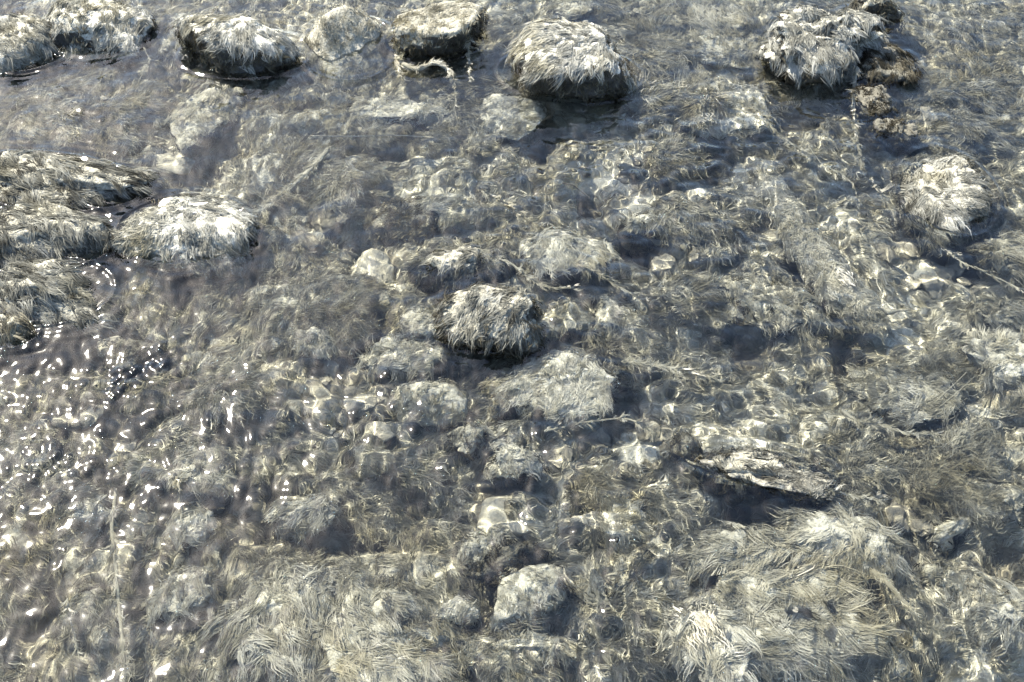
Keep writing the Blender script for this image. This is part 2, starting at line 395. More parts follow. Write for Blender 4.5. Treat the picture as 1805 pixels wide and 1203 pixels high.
EMERGED = []
def stone(name, label, px, py, wpx, hpx, top, cat='stone', yaw=0, coat='algae', base='rock', cov=0.15, flow=None, length=0.034, width=0.0019,
          dens=1.0, tint=0.0, seed=0, angular=0.6, rough=0.08, flat_top=0.15, side=True, radial=0.0, dep=None, group=None, per=28, tilt=(0, 0), lift=0.20, coatname='algae_fur'):
    """a stone on the bed, its growth as its part; px, py, wpx, hpx: where and how big it was surveyed"""
    if top > .05: top = top * .86
    rg = np.random.default_rng(1000 + seed + int(px) * 7 + int(py))
    if coat == 'pale' and top < 0.01: coat, tint = 'algae', tint + 0.30
    if cat == 'algae': rough = max(rough, 0.17)
    m_ = mpp(px, py); th = depression(py)
    g = at(px, py, (top + BED) / 2 if top < 0.02 else min(top / 2, 0.0) - 0.02)
    zb = float(bed_z(g[0], g[1] - 0.02)[0])
    zb = min(zb, top - 0.05)
    length = length * (0.72 if top < .02 else .62); lift = lift if top < .02 else .08; cov = cov + (.12 if top > .02 else 0); width = min(width, 0.0024) * 0.66; cov = cov - (0.15 if top < 0.01 else 0.0)
    wpx, hpx = wpx * 1.16, hpx * 1.16
    W = wpx * m_; Hv = top - zb
    D = dep * m_ if dep else np.clip((hpx * m_ - Hv * math.cos(th) * 0.58) / math.sin(th), 0.5 * min(W, hpx * m_ * 1.3), 1.4 * W)
    Ht = Hv + 0.035
    v, f = stone_shape(rg, (W, D, Ht), angular, rough, 5 if wpx > 70 else 4, flat_top)
    ty, tx = R(tilt[0]), R(tilt[1])
    if tilt != (0, 0):
        c, s_ = math.cos(ty), math.sin(ty); v = np.c_[v[:, 0] * c + v[:, 2] * s_, v[:, 1], -v[:, 0] * s_ + v[:, 2] * c]
        c, s_ = math.cos(tx), math.sin(tx); v = np.c_[v[:, 0], v[:, 1] * c - v[:, 2] * s_, v[:, 1] * s_ + v[:, 2] * c]
    c, s_ = math.cos(R(yaw)), math.sin(R(yaw))
    v = np.c_[v[:, 0] * c - v[:, 1] * s_, v[:, 0] * s_ + v[:, 1] * c, v[:, 2]]
    v[:, 2] += top - v[:, 2].max()
    if coat:
        b0, b1, b2, bn, bar = face_data(v, f); vq = np.zeros_like(v)
        for k in range(3): np.add.at(vq, f[:, k], bn * bar[:, None])
        v = v + norm(vq) * (0.009 * np.abs(noise(v * 38 + seed, 41)) + 0.006 * np.abs(noise(v * 80, 43)) - 0.005)[:, None] * (0.5 if base == 'slab' or top > .02 else 1.0)
    loc = np.array([g[0], g[1], 0.0])
    vn = np.zeros_like(v); fa, fb, fc, fn, far_ = face_data(v, f)
    for k in range(3): np.add.at(vn, f[:, k], fn * far_[:, None])
    vnz = norm(vn)[:, 2] + 0.28 * fbm(v * 9 + seed, 33, 3)
    fl = smooth01((vnz - cov + 0.1) / 0.3) * (1 - (0.5 if top > 0.02 else 0) * np.exp(-((v[:, 2] - 0.004) / 0.010) ** 2)) if coat else 0.15 + 0.5 * fbm(v * 12, 9, 3)
    tn0 = 0.48 + tint + (0.05 if coat == 'pale' else (-0.3 if coat == 'brown' else 0)) + 0.25 * fbm(v * 12, seed + 3, 3)
    o = bpy.data.objects.new(name, None); COL.objects.link(o); o.location = loc; o.empty_display_size = .05
    mesh_obj('bare_stone' if cat == 'stone' else 'root_mat', v, f, M[base], parent=o, attrs={'film': fl, 'tint': tn0})
    tag(o, label, cat, group)
    if top > 0.02: EMERGED.append((loc[0], loc[1], W * .5, D * .5, R(yaw)))
    if coat:
        a, b, cc, nn, ar = face_data(v, f)
        cen = (a + b + cc) / 3
        nz = nn[:, 2] + 0.28 * fbm(cen * 9 + seed, 33, 3)
        wt = smooth01((nz - cov) / 0.25) * (cen[:, 2] > zb + 0.01)
        area = float((ar * wt).sum())
        ncl = int(max(20, area / 0.00022 * dens))
        P, N = sample(v, f, ncl, rg, wt)
        gx, gy = P[:, 0] + loc[0], P[:, 1] + loc[1]
        if flow is None: fx, fy = flow_at(gx, gy)
        else:
            q = img_dir(px, py, *flow); fx = np.full(ncl, q[0]); fy = np.full(ncl, q[1])
        down = np.c_[N[:, 0] * N[:, 2], N[:, 1] * N[:, 2], -(1 - N[:, 2] ** 2)]
        rad = norm(np.c_[P[:, :2], np.zeros(ncl)])
        Dv = np.c_[fx, fy, np.zeros(ncl)] + down * (1.5 if top < .02 else 1.0) + rad * radial
        jit = (0.5 if top < .02 else .22) * fbm(P * 14 + seed, 3, 2)[:, None]
        Dv = norm(Dv + np.cross(N, Dv) * jit)
        tn = (0.56 if coat == 'algae' else 0.46) + tint + 0.25 * fbm(P * 12, seed + 3, 3)
        Lm = length * np.where(P[:, 2] > 0.0, 0.85, 1.0)
        blocks = [clumped(P, N, Dv, rg, per, Lm, width, 0.006, tn, lift=lift, droop=0.25 if top > 0 else 0.12, wave=.07 if top > .02 else .12)]
        v2, f2, t2 = join(blocks)
        ng = len(f2)
        if side:
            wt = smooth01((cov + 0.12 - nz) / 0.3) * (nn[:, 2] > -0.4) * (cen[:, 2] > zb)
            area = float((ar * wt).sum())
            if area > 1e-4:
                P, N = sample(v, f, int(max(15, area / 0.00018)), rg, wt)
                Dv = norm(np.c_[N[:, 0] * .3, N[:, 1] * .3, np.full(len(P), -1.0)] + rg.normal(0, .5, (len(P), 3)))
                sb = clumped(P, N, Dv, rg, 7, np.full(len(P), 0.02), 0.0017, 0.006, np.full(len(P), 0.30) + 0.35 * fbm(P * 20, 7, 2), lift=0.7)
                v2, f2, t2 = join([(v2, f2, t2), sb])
        mesh_obj(coatname, v2, f2, None, parent=o, attrs={'tint': t2}, mats=[M[coat], M['brown']], midx=(np.arange(len(f2)) >= ng).astype(np.int32))
    return o

# the stones and mounds, surveyed one by one
S = stone
S('rock', 'furry grey stone with a dark hollow on its right face, near the top left corner', 168, 58, 185, 120, 0.075, coat='pale', tint=.12, flow=(-.5,.9), cov=.25)
S('rock', 'smooth whitish slab lying half above water at the left edge, topmost there', 40, 88, 160, 115, 0.04, coat='pale', tint=.0, flow=(1,.5), cov=0, length=.045, flat_top=.3)
S('rock', 'small whitish lump beside the smooth slab in the top left corner', 132, 95, 70, 45, 0.0, coat='pale', tint=-.15)
S('algae_mound', 'fan of feathery grey algae left of the big white-topped stone', 292, 72, 95, 85, -0.02, cat='algae', coat='algae', tint=.15, flow=(-.1,1), radial=.8, cov=-.3, side=False, coatname='fronds')
S('rock', 'big white-topped stone with a ragged black front, upper left', 434, 102, 215, 130, 0.10, coat='pale', tint=.22, cov=.3, radial=.5, length=.045, dens=1.3)
S('rock', 'smooth beige slab-sided stone between the white-topped stone and the flat-topped one', 618, 92, 155, 150, 0.08, coat='algae', base='slab', tint=-.12, cov=-.3, length=.016, width=.0018, side=False, flat_top=.3, tilt=(20,25), lift=.2, angular=.95)
S('rock', 'flat-topped beige stone with root-like strands hanging off its front', 764, 80, 155, 105, 0.085, coat='algae', base='rock', tint=-.12, cov=.12, length=.018, width=.0018, flat_top=.35, angular=.95, lift=.25)
S('rock', 'largest emergent stone, furry white top over a black undercut front, top centre', 1005, 138, 235, 145, 0.115, coat='pale', tint=.2, cov=.42, radial=.6, length=.05, dens=1.4, flat_top=.25, yaw=-8)
S('rock', 'smooth submerged beige slab under the left corner of the largest emergent stone', 888, 212, 120, 90, -0.035, coat='algae', base='slab', tint=.2, cov=.3, length=.02, yaw=35, flat_top=.3, lift=.25)
S('rock', 'squarish stone with a pale cap and fuzzy brown front, below the white-topped stone', 357, 208, 125, 125, -0.004, coat='algae', tint=.0, cov=.6, length=.02, flat_top=.12, angular=.5)
S('rock', 'smooth pale stone with a yellowish patch, under the squarish brown-fronted stone', 293, 287, 85, 50, -0.06, coat=None, base='slab', flat_top=.3)
S('algae_mound', 'long ragged grey algae bank streaming right from the left edge, upper one', 85, 325, 320, 125, 0.04, cat='algae', coat='pale', tint=-.13, flow=(1,.25), cov=-.2, length=.06, side=True, yaw=-10, coatname='fronds')
S('rock', 'round-topped pale stone with furry sides and a black foot, left of centre', 328, 410, 215, 150, 0.034, coat='pale', tint=.1, cov=.0, radial=.9, length=.04, dens=1.2, flat_top=0.12, angular=.3)
S('algae_mound', 'upper clump of streaming grey algae left of the round-topped stone', 80, 425, 250, 135, 0.045, cat='algae', coat='pale', tint=-.11, flow=(.8,.5), cov=-.2, length=.06, dens=1.2, coatname='fronds')
S('algae_mound', 'lower clump of streaming grey algae with combed fringe, at the left edge', 75, 520, 240, 150, 0.05, cat='algae', coat='pale', tint=-.11, flow=(1,.35), cov=-.2, length=.065, dens=1.2, coatname='fronds')
S('algae_mound', 'dark streaky algae clump hugging the left edge below the combed fringe', 15, 590, 110, 110, 0.03, cat='algae', coat='brown', tint=.2, flow=(.35,1), cov=-.2, length=.06, coatname='fronds')
S('rock', 'submerged grey-brown flat stone right below the black front of the white-topped stone', 492, 182, 140, 65, -0.05, coat='algae', base='rock', tint=-.2, cov=.3, length=.02, flat_top=.4)
S('rock', 'long low ledge stone with a pale strip on top and a shadowed front', 690, 200, 190, 55, -0.03, coat='algae', tint=.25, cov=.5, length=.022, flat_top=.3, yaw=-6)
S('rock', 'pale lump beside the thin horizontal twig', 565, 245, 75, 45, -0.06, coat='algae', base='slab', tint=.2)
S('rock', 'brown mottled stone with sparse fur, right of the water dimples', 712, 380, 110, 85, -0.04, coat='brown', tint=.12, cov=.1, length=.02)
S('rock', 'peaked furry ridge stone with a bent pale stalk on its right', 815, 372, 140, 70, -0.035, coat='algae', tint=.18, flow=(-.9,.3), cov=0)
S('rock', 'stone with combed pale fur on its left and dark fuzz on its right', 808, 472, 150, 105, 0.014, coat='pale', tint=-.15, flow=(-.9,.5), cov=.2, length=.045)
S('rock', 'rounded furry stone with a yellowish-white bare lower left face', 988, 442, 165, 105, -0.012, coat='algae', base='slab', tint=.22, flow=(.2,1), cov=.15, length=.04, angular=.4)
S('rock', 'centre stone with a white crest on its left and bristly dark fuzz on its right', 858, 575, 215, 185, 0.085, coat='pale', tint=-.10, flow=(-.8,.6), cov=.42, length=.05, flat_top=.03, angular=.3, tilt=(-22,16), dep=135)
S('rock', 'small smooth whitish lump attached left of the bristly centre stone', 750, 578, 75, 60, -0.01, coat='pale', tint=-.15, length=.02, cov=0)
S('rock', 'low furry stone trailing hair to the left below the whitish lump', 705, 632, 140, 75, -0.03, coat='algae', tint=.12, flow=(-.7,.6), cov=.1)
S('rock', 'round smooth stone with a film of water over its top', 765, 703, 125, 88, -0.008, coat='algae', base='slab', tint=.1, cov=.1, length=.018, width=.002, angular=.25, rough=.04, lift=.12)
S('rock', 'bright cream-topped stone with a black right face, just right of centre', 985, 682, 225, 130, -0.014, coat='pale', tint=-.02, flow=(-.3,.9), cov=.3, length=.03, dens=1.1, lift=.18, flat_top=.3, rough=.15, yaw=12)
S('rock', 'small brown-furred stone added for the shaded right face of the cream-topped one', 1085, 668, 70, 60, -0.03, coat='brown', tint=.1, cov=.2, length=.018)  # dark coat stands in for shade on the neighbour's right face
S('rock', 'small round brown stone touching the left foot of the cream-topped stone', 892, 712, 52, 45, -0.035, coat='brown', tint=.35, angular=.2)
S('rock', 'smooth grey underwater slab above the cream-topped stone', 1003, 562, 120, 75, -0.05, coat='algae', base='slab', tint=.0, cov=.3, length=.016, flat_top=.4, lift=.1)
S('rock', 'notched grey stone right of the smooth underwater slab', 1085, 558, 85, 70, -0.035, coat='algae', tint=.15)
S('rock', 'round stone with a sunlit cap and black underside in the rippled patch', 1138, 402, 75, 68, -0.02, coat='algae', base='slab', tint=.25, cov=.5, length=.015, angular=.3, side=True)
S('rock', 'small dark stone on the left of a pair with a black shadow below', 825, 775, 65, 65, -0.02, coat='algae', tint=.1, cov=.4)
S('rock', 'small cream-topped stone on the right of a pair with a black shadow below', 905, 818, 95, 75, -0.012, coat='pale', tint=-.1, cov=.3, length=.02)
S('rock', 'pale slab lit by bright water lines under the small stone pair', 893, 912, 105, 85, -0.08, coat=None, base='slab', flat_top=.5)
S('rock', 'wedge of black fuzzy stone pointing up right, lower centre', 885, 1000, 150, 65, -0.02, coat='brown', tint=-.15, cov=.0, length=.014, yaw=32, dep=60)
S('rock', 'tan flat-topped wedge stone lying diagonally, lower centre', 935, 1048, 165, 90, -0.010, coat='algae', base='slab', tint=.12, cov=.35, length=.016, yaw=33, flat_top=.3, angular=.8)
S('rock', 'cloudy whitish lump left of the black wedge', 845, 970, 85, 65, -0.03, coat='pale', tint=-.2, cov=-.1, length=.02, angular=.2)
S('rock', 'smooth pale boss below the cloudy whitish lump', 808, 1082, 75, 60, -0.03, coat='algae', base='slab', tint=.2, angular=.2, length=.016)
S('algae_mound', 'big shaggy pale algae mound hanging down in locks, lower left', 515, 1090, 225, 245, -0.018, cat='algae', coat='algae', tint=.16, flow=(.2,1), cov=-.4, length=.06, width=.0036, dens=1.2, side=False, angular=.3, coatname='fronds')
S('algae_mound', 'bluish-white shaggy algae mound cut by the bottom edge', 655, 1165, 210, 130, -0.012, cat='algae', coat='pale', tint=-.1, flow=(.6,.5), cov=-.4, length=.055, side=False, angular=.3, coatname='fronds')
S('algae_mound', 'dull ragged algae mound at the bottom edge below the tan wedge', 900, 1150, 170, 95, -0.03, cat='algae', coat='algae', tint=.1, cov=-.3, side=False, coatname='fronds')
S('rock', 'knobby tangled grey rock standing highest of all, top right', 1442, 98, 205, 160, 0.125, coat='pale', tint=.12, cov=.15, radial=.4, length=.05, rough=.36, dens=1.2)
S('rock', 'rough grey knob behind the knobby tangled rock at the top edge', 1530, 32, 100, 80, 0.08, coat='pale', tint=-.15, cov=.2, rough=.2)
S('algae_mound', 'tangle of grey hair spilling from the foot of the knobby rock', 1465, 135, 130, 60, 0.015, cat='algae', coat='pale', tint=-.05, flow=(.7,.7), cov=-.3, length=.055, coatname='fronds')
S('rock', 'flat white slab wavering under ripples left of the log', 1285, 198, 135, 95, -0.04, coat='pale', tint=.0, cov=.1, length=.016, flat_top=.4, lift=.1, side=False)
S('rock', 'tousled hairy stone with a shaded right side, right part', 1668, 345, 155, 180, 0.035, coat='pale', tint=-.05, flow=(1,-.05), cov=.05, radial=.7, length=.055, dens=1.3, angular=.4)
S('algae_mound', 'dark shaggy mass trailing down right from the foot of the knobby rock', 1555, 120, 120, 85, 0.035, cat='algae', coat='brown', tint=-.15, flow=(.7,.7), cov=-.3, length=.05, coatname='fronds')
S('rock', 'black wet stone ringed with bright edges above the log', 1540, 192, 85, 65, 0.018, coat='brown', tint=-.45, cov=.5, length=.012)
S('rock', 'second black wet stone, lower and nearer the tousled stone', 1580, 240, 80, 65, 0.010, coat='brown', tint=-.40, cov=.5, length=.012)
S('rock', 'leaning slab with a pale upper face and pebbly dark underside, left of the log', 1350, 535, 220, 125, -0.03, coat='algae', base='rock', tint=.1, flow=(.5,.9), cov=.35, length=.03, yaw=-24, flat_top=.25, dep=125, rough=.17)
S('algae_mound', 'tufted brown mound with combed fringe below the log', 1590, 690, 175, 125, -0.025, cat='algae', coat='algae', tint=.05, flow=(-.9,.1), cov=-.1, length=.04, coatname='fronds')
S('algae_mound', 'furry cream mound at the right edge, middle height', 1770, 640, 120, 85, -0.01, cat='algae', coat='algae', tint=.3, flow=(1,-.1), cov=-.2, length=.05, coatname='fronds')
S('algae_mound', 'dark grey tuft of hair at the right edge beneath the tousled stone', 1785, 455, 110, 95, -0.01, cat='algae', coat='algae', tint=-.05, flow=(.7,.7), cov=-.2, length=.05, coatname='fronds')
S('algae_mound', 'grey combed tuft at the right edge above the cream mound', 1765, 555, 100, 60, -0.03, cat='algae', coat='algae', tint=.0, flow=(.9,.1), cov=-.2, length=.05, coatname='fronds')
S('rock', 'long lumpy cream ledge with a black undercut, lower right', 1335, 830, 260, 110, 0.021, coat='pale', tint=-.14, flow=(.9,.2), cov=.1, length=.036, yaw=-8, rough=.16, flat_top=.2)
S('algae_mound', 'ruffled pale mound with petal-like tufts on its upper rim, lower right', 1475, 950, 190, 130, -0.008, cat='algae', coat='algae', tint=.26, flow=(-.7,.25), cov=-.2, radial=.8, length=.045, coatname='fronds')
S('algae_mound', 'grey mat of wavy fronds left of the ruffled mound', 1330, 975, 220, 90, -0.015, cat='algae', coat='algae', tint=.18, flow=(-.8,.4), cov=-.3, length=.055, coatname='fronds')
S('algae_mound', 'largest swept algae mass, combed to the right, bottom right', 1385, 1085, 310, 190, -0.009, cat='algae', coat='algae', tint=.22, flow=(1,.2), cov=-.3, length=.07, dens=1.2, coatname='fronds')
S('algae_mound', 'white-crowned algae hump at the bottom edge, left end of the swept mass', 1255, 1135, 175, 140, -0.006, cat='algae', coat='algae', tint=.34, flow=(.6,.8), cov=-.3, length=.055, dens=1.2, side=False, coatname='fronds')
S('rock', 'small finger of stone lying under water, right lower part', 1672, 938, 75, 45, -0.05, coat='algae', base='slab', tint=.2, yaw=40, length=.016)
S('algae_mound', 'frayed cream tuft at the right edge, bottom right corner', 1768, 1085, 115, 80, -0.02, cat='algae', coat='algae', tint=.3, flow=(-.8,.4), radial=.6, cov=-.2, length=.04, coatname='fronds')
S('algae_mound', 'soft tan mound under water right of the pale root', 1700, 1030, 130, 75, -0.045, cat='algae', coat='algae', tint=.1, flow=(.2,1), cov=-.2, length=.035, coatname='fronds')
S('algae_mound', 'furry crest at the top edge above the largest emergent stone', 1000, 22, 90, 50, -0.01, cat='algae', coat='algae', tint=.15, flow=(-1,.15), cov=-.2, coatname='fronds')
S('algae_mound', 'upright grey tufts left of the knobby rock', 1270, 75, 150, 110, -0.03, cat='algae', coat='algae', tint=.15, flow=(-.3,-.9), cov=-.3, length=.04, coatname='fronds')
S('algae_mound', 'smooth dark-edged algae swell at the top edge right of centre', 1150, 25, 90, 60, -0.02, cat='algae', coat='algae', tint=-.05, flow=(.6,.9), cov=-.2, coatname='fronds')
S('rock', 'submerged stone with a pale scalloped upper edge, left of the amber blades', 500, 530, 150, 75, -0.05, coat='algae', base='slab', tint=.05, flow=(-.2,.9), flat_top=.3)
S('algae_mound', 'curled knot of pale algae on the bed, left of centre', 552, 600, 60, 65, -0.04, cat='algae', coat='algae', tint=.25, radial=1.5, cov=-.3, length=.03, coatname='fronds')
S('rock', 'amber-streaked smooth stone under the water dimples', 645, 480, 85, 120, -0.06, coat=None, base='slab', angular=.2)
S('algae_mound', 'fluted cream algae knob among the glints, lower left', 165, 905, 60, 55, -0.03, cat='algae', coat='algae', tint=.35, radial=1.2, cov=-.3, length=.028, coatname='fronds')
S('rock', 'pale furred stone catching a glint, lower left', 345, 930, 80, 75, -0.03, coat='algae', tint=.25, flow=(.3,1), cov=0)
S('rock', 'dark stone in the glittering riffle at the left', 225, 640, 110, 90, -0.004, coat='brown', tint=-.1, cov=.2, length=.014)
S('rock', 'grey smooth stone inside a ring of ripples above the glittering riffle', 190, 615, 70, 50, -0.02, coat=None, base='slab', angular=.2)
S('algae_mound', 'ragged algae heap with upright sticks, lower left', 345, 840, 130, 110, -0.015, cat='algae', coat='algae', tint=.1, flow=(-.2,1), cov=-.1, length=.03, coatname='fronds')
S('algae_mound', 'triangular tuft of grey algae beside the dark hollow, lower left', 540, 905, 110, 70, -0.025, cat='algae', coat='algae', tint=.15, flow=(-.6,.7), cov=-.2, coatname='fronds')
S('algae_mound', 'brownish algae hump in the bottom left corner', 165, 1090, 120, 120, -0.035, cat='algae', coat='algae', tint=-.05, flow=(.1,1), cov=-.2, coatname='fronds')
S('algae_mound', 'wavering pale algae in the bottom left above the shaggy mound', 335, 1040, 120, 100, -0.03, cat='algae', coat='algae', tint=.12, flow=(.1,1), cov=-.2, coatname='fronds')
S('rock', 'rippled pale stone right of the pale slab, lower centre', 1095, 925, 100, 80, -0.035, coat='algae', base='slab', tint=.2, length=.03)
S('rock', 'ringed dark stone left of the cream ledge', 1205, 790, 60, 55, -0.03, coat='brown', tint=.1, cov=.2, length=.012, angular=.2)
S('rock', 'mottled stone beneath curved light lines, lower centre right', 1095, 1010, 75, 85, -0.04, coat='brown', tint=.3, length=.02)
S('algae_mound', 'combed grey algae at the right edge above the frayed tuft', 1765, 890, 110, 80, -0.03, cat='algae', coat='algae', tint=.05, flow=(-.9,.3), cov=-.2, length=.045, coatname='fronds')

# ------------------------------------------------------------------ log, twigs and loose strands
def tube(pts, radii, nu=10, noise_amp=0.0, seed=0, sub=8):
    """smooth tapering tube through 3-D points, closed ends; quads"""
    P = np.array(pts, float); n = len(P)
    t = np.linspace(0, n - 1, (n - 1) * sub + 1); out = []
    for q in t:
        i = min(int(q), n - 2); u = q - i
        p0, p1, p2, p3 = P[max(i - 1, 0)], P[i], P[i + 1], P[min(i + 2, n - 1)]
        out.append(0.5 * (2 * p1 + (p2 - p0) * u + (2 * p0 - 5 * p1 + 4 * p2 - p3) * u * u + (3 * p1 - p0 - 3 * p2 + p3) * u ** 3))
    C = np.array(out); r = np.interp(t, np.arange(n), radii)
    T = norm(np.gradient(C, axis=0)); up = np.array([0, 0, 1.0])
    A = norm(np.cross(T, up) + 1e-6); B = np.cross(A, T)
    a = np.linspace(0, 2 * math.pi, nu, endpoint=False)
    V = C[:, None] + r[:, None, None] * (A[:, None] * np.cos(a)[None, :, None] + B[:, None] * np.sin(a)[None, :, None])
    V = V.reshape(-1, 3)
    if noise_amp:
        cen = np.repeat(C, nu, 0); dv = V - cen
        V = cen + dv * (1 + noise_amp * fbm(V * np.array([22, 22, 22]) + seed, seed, 4) + 0.5 * noise_amp * fbm(V * 70, seed + 9, 2))[:, None]
    m_ = len(C); i = np.arange(m_ * nu).reshape(m_, nu)
    F = np.c_[i[:-1].ravel(), i[1:].ravel(), np.roll(i, -1, 1)[1:].ravel(), np.roll(i, -1, 1)[:-1].ravel()]
    k = len(V); V = np.vstack([V, C[:1], C[-1:]])
    e0 = np.c_[np.full(nu, k), np.roll(i[0], -1), i[0], np.full(nu, k)]
    # end caps as triangles stored as quads would be degenerate: use small rings pulled to the centre instead
    V[i[0]] = C[0] + (V[i[0]] - C[0]) * 0.05; V[i[-1]] = C[-1] + (V[i[-1]] - C[-1]) * 0.05
    return V[:k], F, C
def pix(l): return [at(a, b, z) for a, b, z in l]
lp = pix(LOGPX)
lr = [0.020, 0.028, 0.034, 0.038, 0.044, 0.040, 0.020]
v, f, C = tube(lp, lr, 44, 0.42, 3, 22)
log = mesh_obj('submerged_log', v, f, M['wood']); tag(log, 'thick silted log lying slantwise under the water in the right half', 'log')
tri = np.vstack([f[:, [0, 1, 2]], f[:, [0, 2, 3]]])
rg = np.random.default_rng(5)
nn = face_data(v, tri)[3]
P, N = sample(v, tri, 1500, rg, smooth01((nn[:, 2] + 0.2) / .4))
q = img_dir(1450, 480, .7, .7)
v2, f2, t2 = clumped(P, N, np.tile([q[0], q[1], 0.0], (len(P), 1)) + np.c_[N[:, 0], N[:, 1], -np.ones(len(P)) * .3] * .8, rg, 14, np.full(len(P), .017), .0014, .006, .80 + .3 * fbm(P * 15, 4, 3), lift=.2, droop=.2)
mesh_obj('algae_fur', v2, f2, M['algae'], parent=log, attrs={'tint': t2})
stub = pix([(1490,535,-.05),(1560,548,-.05),(1602,545,-.05)])
v, f, C = tube(stub, [.012, .007, .002], 10, .2, 8); mesh_obj('branch_stub', v, f, M['wood'], parent=log)

def strand(label, pts, r0, r1, mat='pale', name='algae_strand', cat='algae strand', group=None, amp=0.25, seed=0, fringe=0):
    r0, r1 = r0 * .58, r1 * .62; pts = [(a, b, c + .014 if c < -.018 else c) for a, b, c in pts]; mat = 'algae' if mat == 'pale' and pts[-1][2] < 0 else mat; fringe = int(fringe * 2 + 14) if name == 'algae_strand' else 0
    P = pix(pts); rr = np.linspace(r0, r1, len(P))
    v, f, C = tube(P, rr, 7, amp, seed, 8)
    o = mesh_obj(name, v, f, M[mat], attrs={'tint': 0.58 + 0.25 * fbm(v * 25, seed, 2)})
    tag(o, label, cat, group)
    if fringe:
        rg = np.random.default_rng(seed)
        i = rg.integers(0, len(C) - 1, fringe); T = norm(C[i + 1] - C[i])
        N = norm(np.c_[rg.normal(0, .3, (fringe, 2)), np.ones(fringe)])
        v2, f2, t2 = clumped(C[i], N, T, rg, 7, np.full(fringe, .02), .0012, r0 * .35, np.full(fringe, .65), lift=.05)
        mesh_obj('hairs', v2, f2, M[mat], parent=o, attrs={'tint': t2})
    return o
strand('root-like pale strand drooping in an arch below the flat-topped beige stone', [(708,112,.01),(735,122,.012),(765,112,.01),(790,124,.0),(800,150,-.02)], .009, .004, fringe=40, seed=1)
strand('short pale stub strand under the left corner of the flat-topped beige stone', [(697,98,.015),(702,118,.005),(708,138,-.005)], .005, .002, fringe=14, seed=2)
strand('long straight pale strand hanging off the right corner of the flat-topped beige stone', [(822,20,.045),(828,60,.03),(826,100,.0),(831,148,-.02)], .006, .0025, fringe=40, seed=3)
strand('thin kinked thread of algae below the drooping arch strand', [(800,150,-.03),(803,180,-.03),(793,208,-.03)], .002, .001, seed=4)
strand('bent pale stalk running down right from the peaked ridge stone', [(850,338,-.02),(885,355,-.02),(915,378,-.02),(942,396,-.03)], .005, .0035, fringe=20, seed=5)
strand('pale strand running down right from the dark-fuzzed stone to a loop', [(870,452,-.015),(905,468,-.012),(935,492,-.012),(962,506,-.015),(1010,508,-.02)], .004, .002, seed=6, fringe=12)
strand('long straight brown strand trailing down right of the rounded furry stone', [(1015,462,-.01),(1055,484,-.01),(1095,508,-.012),(1132,530,-.02)], .0035, .0015, seed=7, fringe=12)
strand('pale curved strand sweeping right across the bed below the tufted brown mound', [(1480,720,-.04),(1512,742,-.03),(1548,748,-.03),(1590,762,-.03),(1650,768,-.035)], .006, .002, seed=8, fringe=25)
strand('pale root slanting down right beside the swept mass, bottom right', [(1535,1005,-.03),(1570,1035,-.025),(1600,1072,-.03),(1622,1098,-.04),(1655,1112,-.05)], .010, .004, mat='algae', seed=9, fringe=30)
strand('tall pale stalk standing out from the bed at the lower left', [(205,860,-.01),(197,930,-.01),(203,985,-.01),(208,1050,-.015),(217,1140,-.03),(222,1190,-.05)], .0055, .005, mat='algae', seed=10, fringe=20)
strand('thin curved stalk left of the tall pale stalk, bottom left', [(118,1055,-.02),(128,1110,-.02),(140,1160,-.03)], .003, .002, mat='algae', seed=11)
strand('short pale stick poking up from the ragged algae heap', [(308,832,-.005),(316,865,-.02),(322,905,-.05)], .005, .006, mat='algae', seed=12)
strand('pale thread curving off the top of the dark-hollowed stone in the top left', [(222,28,.02),(245,58,.0),(256,90,-.01),(268,108,-.02)], .002, .001, seed=13)
strand('straight thread slanting down right over the streaming left bank', [(45,330,.0),(80,362,-.01),(120,395,-.015)], .0028, .002, seed=14)
strand('fine thread joining the tousled stone to the right edge', [(1660,440,-.005),(1690,460,-.01),(1745,485,-.015),(1800,510,-.02)], .003, .0015, seed=15, fringe=8)
strand('white frayed root left of the tousled stone', [(1535,315,-.02),(1555,345,-.02),(1575,372,-.03)], .007, .003, seed=16, fringe=20)
strand('pale ribbon hanging from the knobby rock toward the log', [(1510,120,.02),(1505,165,-.005),(1506,215,-.02),(1515,270,-.03),(1520,300,-.04)], .007, .006, seed=17, fringe=40)
strand('pale ribbon descending right of the white rippled slab', [(1345,205,-.02),(1372,240,-.03),(1408,262,-.03),(1425,275,-.04)], .006, .003, seed=18, fringe=20)
strand('thin looping thread left of the white frayed root', [(1425,255,-.03),(1450,290,-.03),(1495,315,-.03),(1510,345,-.03),(1498,360,-.03)], .0022, .0012, seed=19)
strand('thin straight twig lying level at the surface, upper left of centre', [(545,240,-.004),(620,241,-.003),(700,239,-.003),(766,243,-.006)], .003, .0025, mat='wood', name='twig', cat='twig', amp=.15, seed=20)
strand('dark thin twig leaning on the black-shadowed foot of the centre pebbles', [(990,322,-.03),(1015,330,-.03),(1042,352,-.03)], .003, .002, mat='rock', name='twig', cat='twig', seed=21)
strand('pair-like fine straw right of the tufted brown mound, steeper one', [(1648,710,-.02),(1680,680,-.02),(1705,655,-.02)], .0016, .001, name='straw', cat='straw', seed=22)
strand('fine straw right of the tufted brown mound, flatter one', [(1655,718,-.03),(1690,690,-.03),(1720,662,-.03)], .0014, .001, name='straw', cat='straw', seed=23)
strand('fibrous rope of algae sloping down left from the pale lump', [(580,262,-.04),(545,300,-.03),(500,340,-.03),(440,385,-.03)], .012, .006, mat='algae', seed=24, fringe=90)
strand('dark wisp curving down right of the cream-topped stone', [(1100,640,-.01),(1160,645,-.015),(1215,655,-.02),(1265,670,-.03)], .008, .003, mat='algae', seed=25, fringe=60)
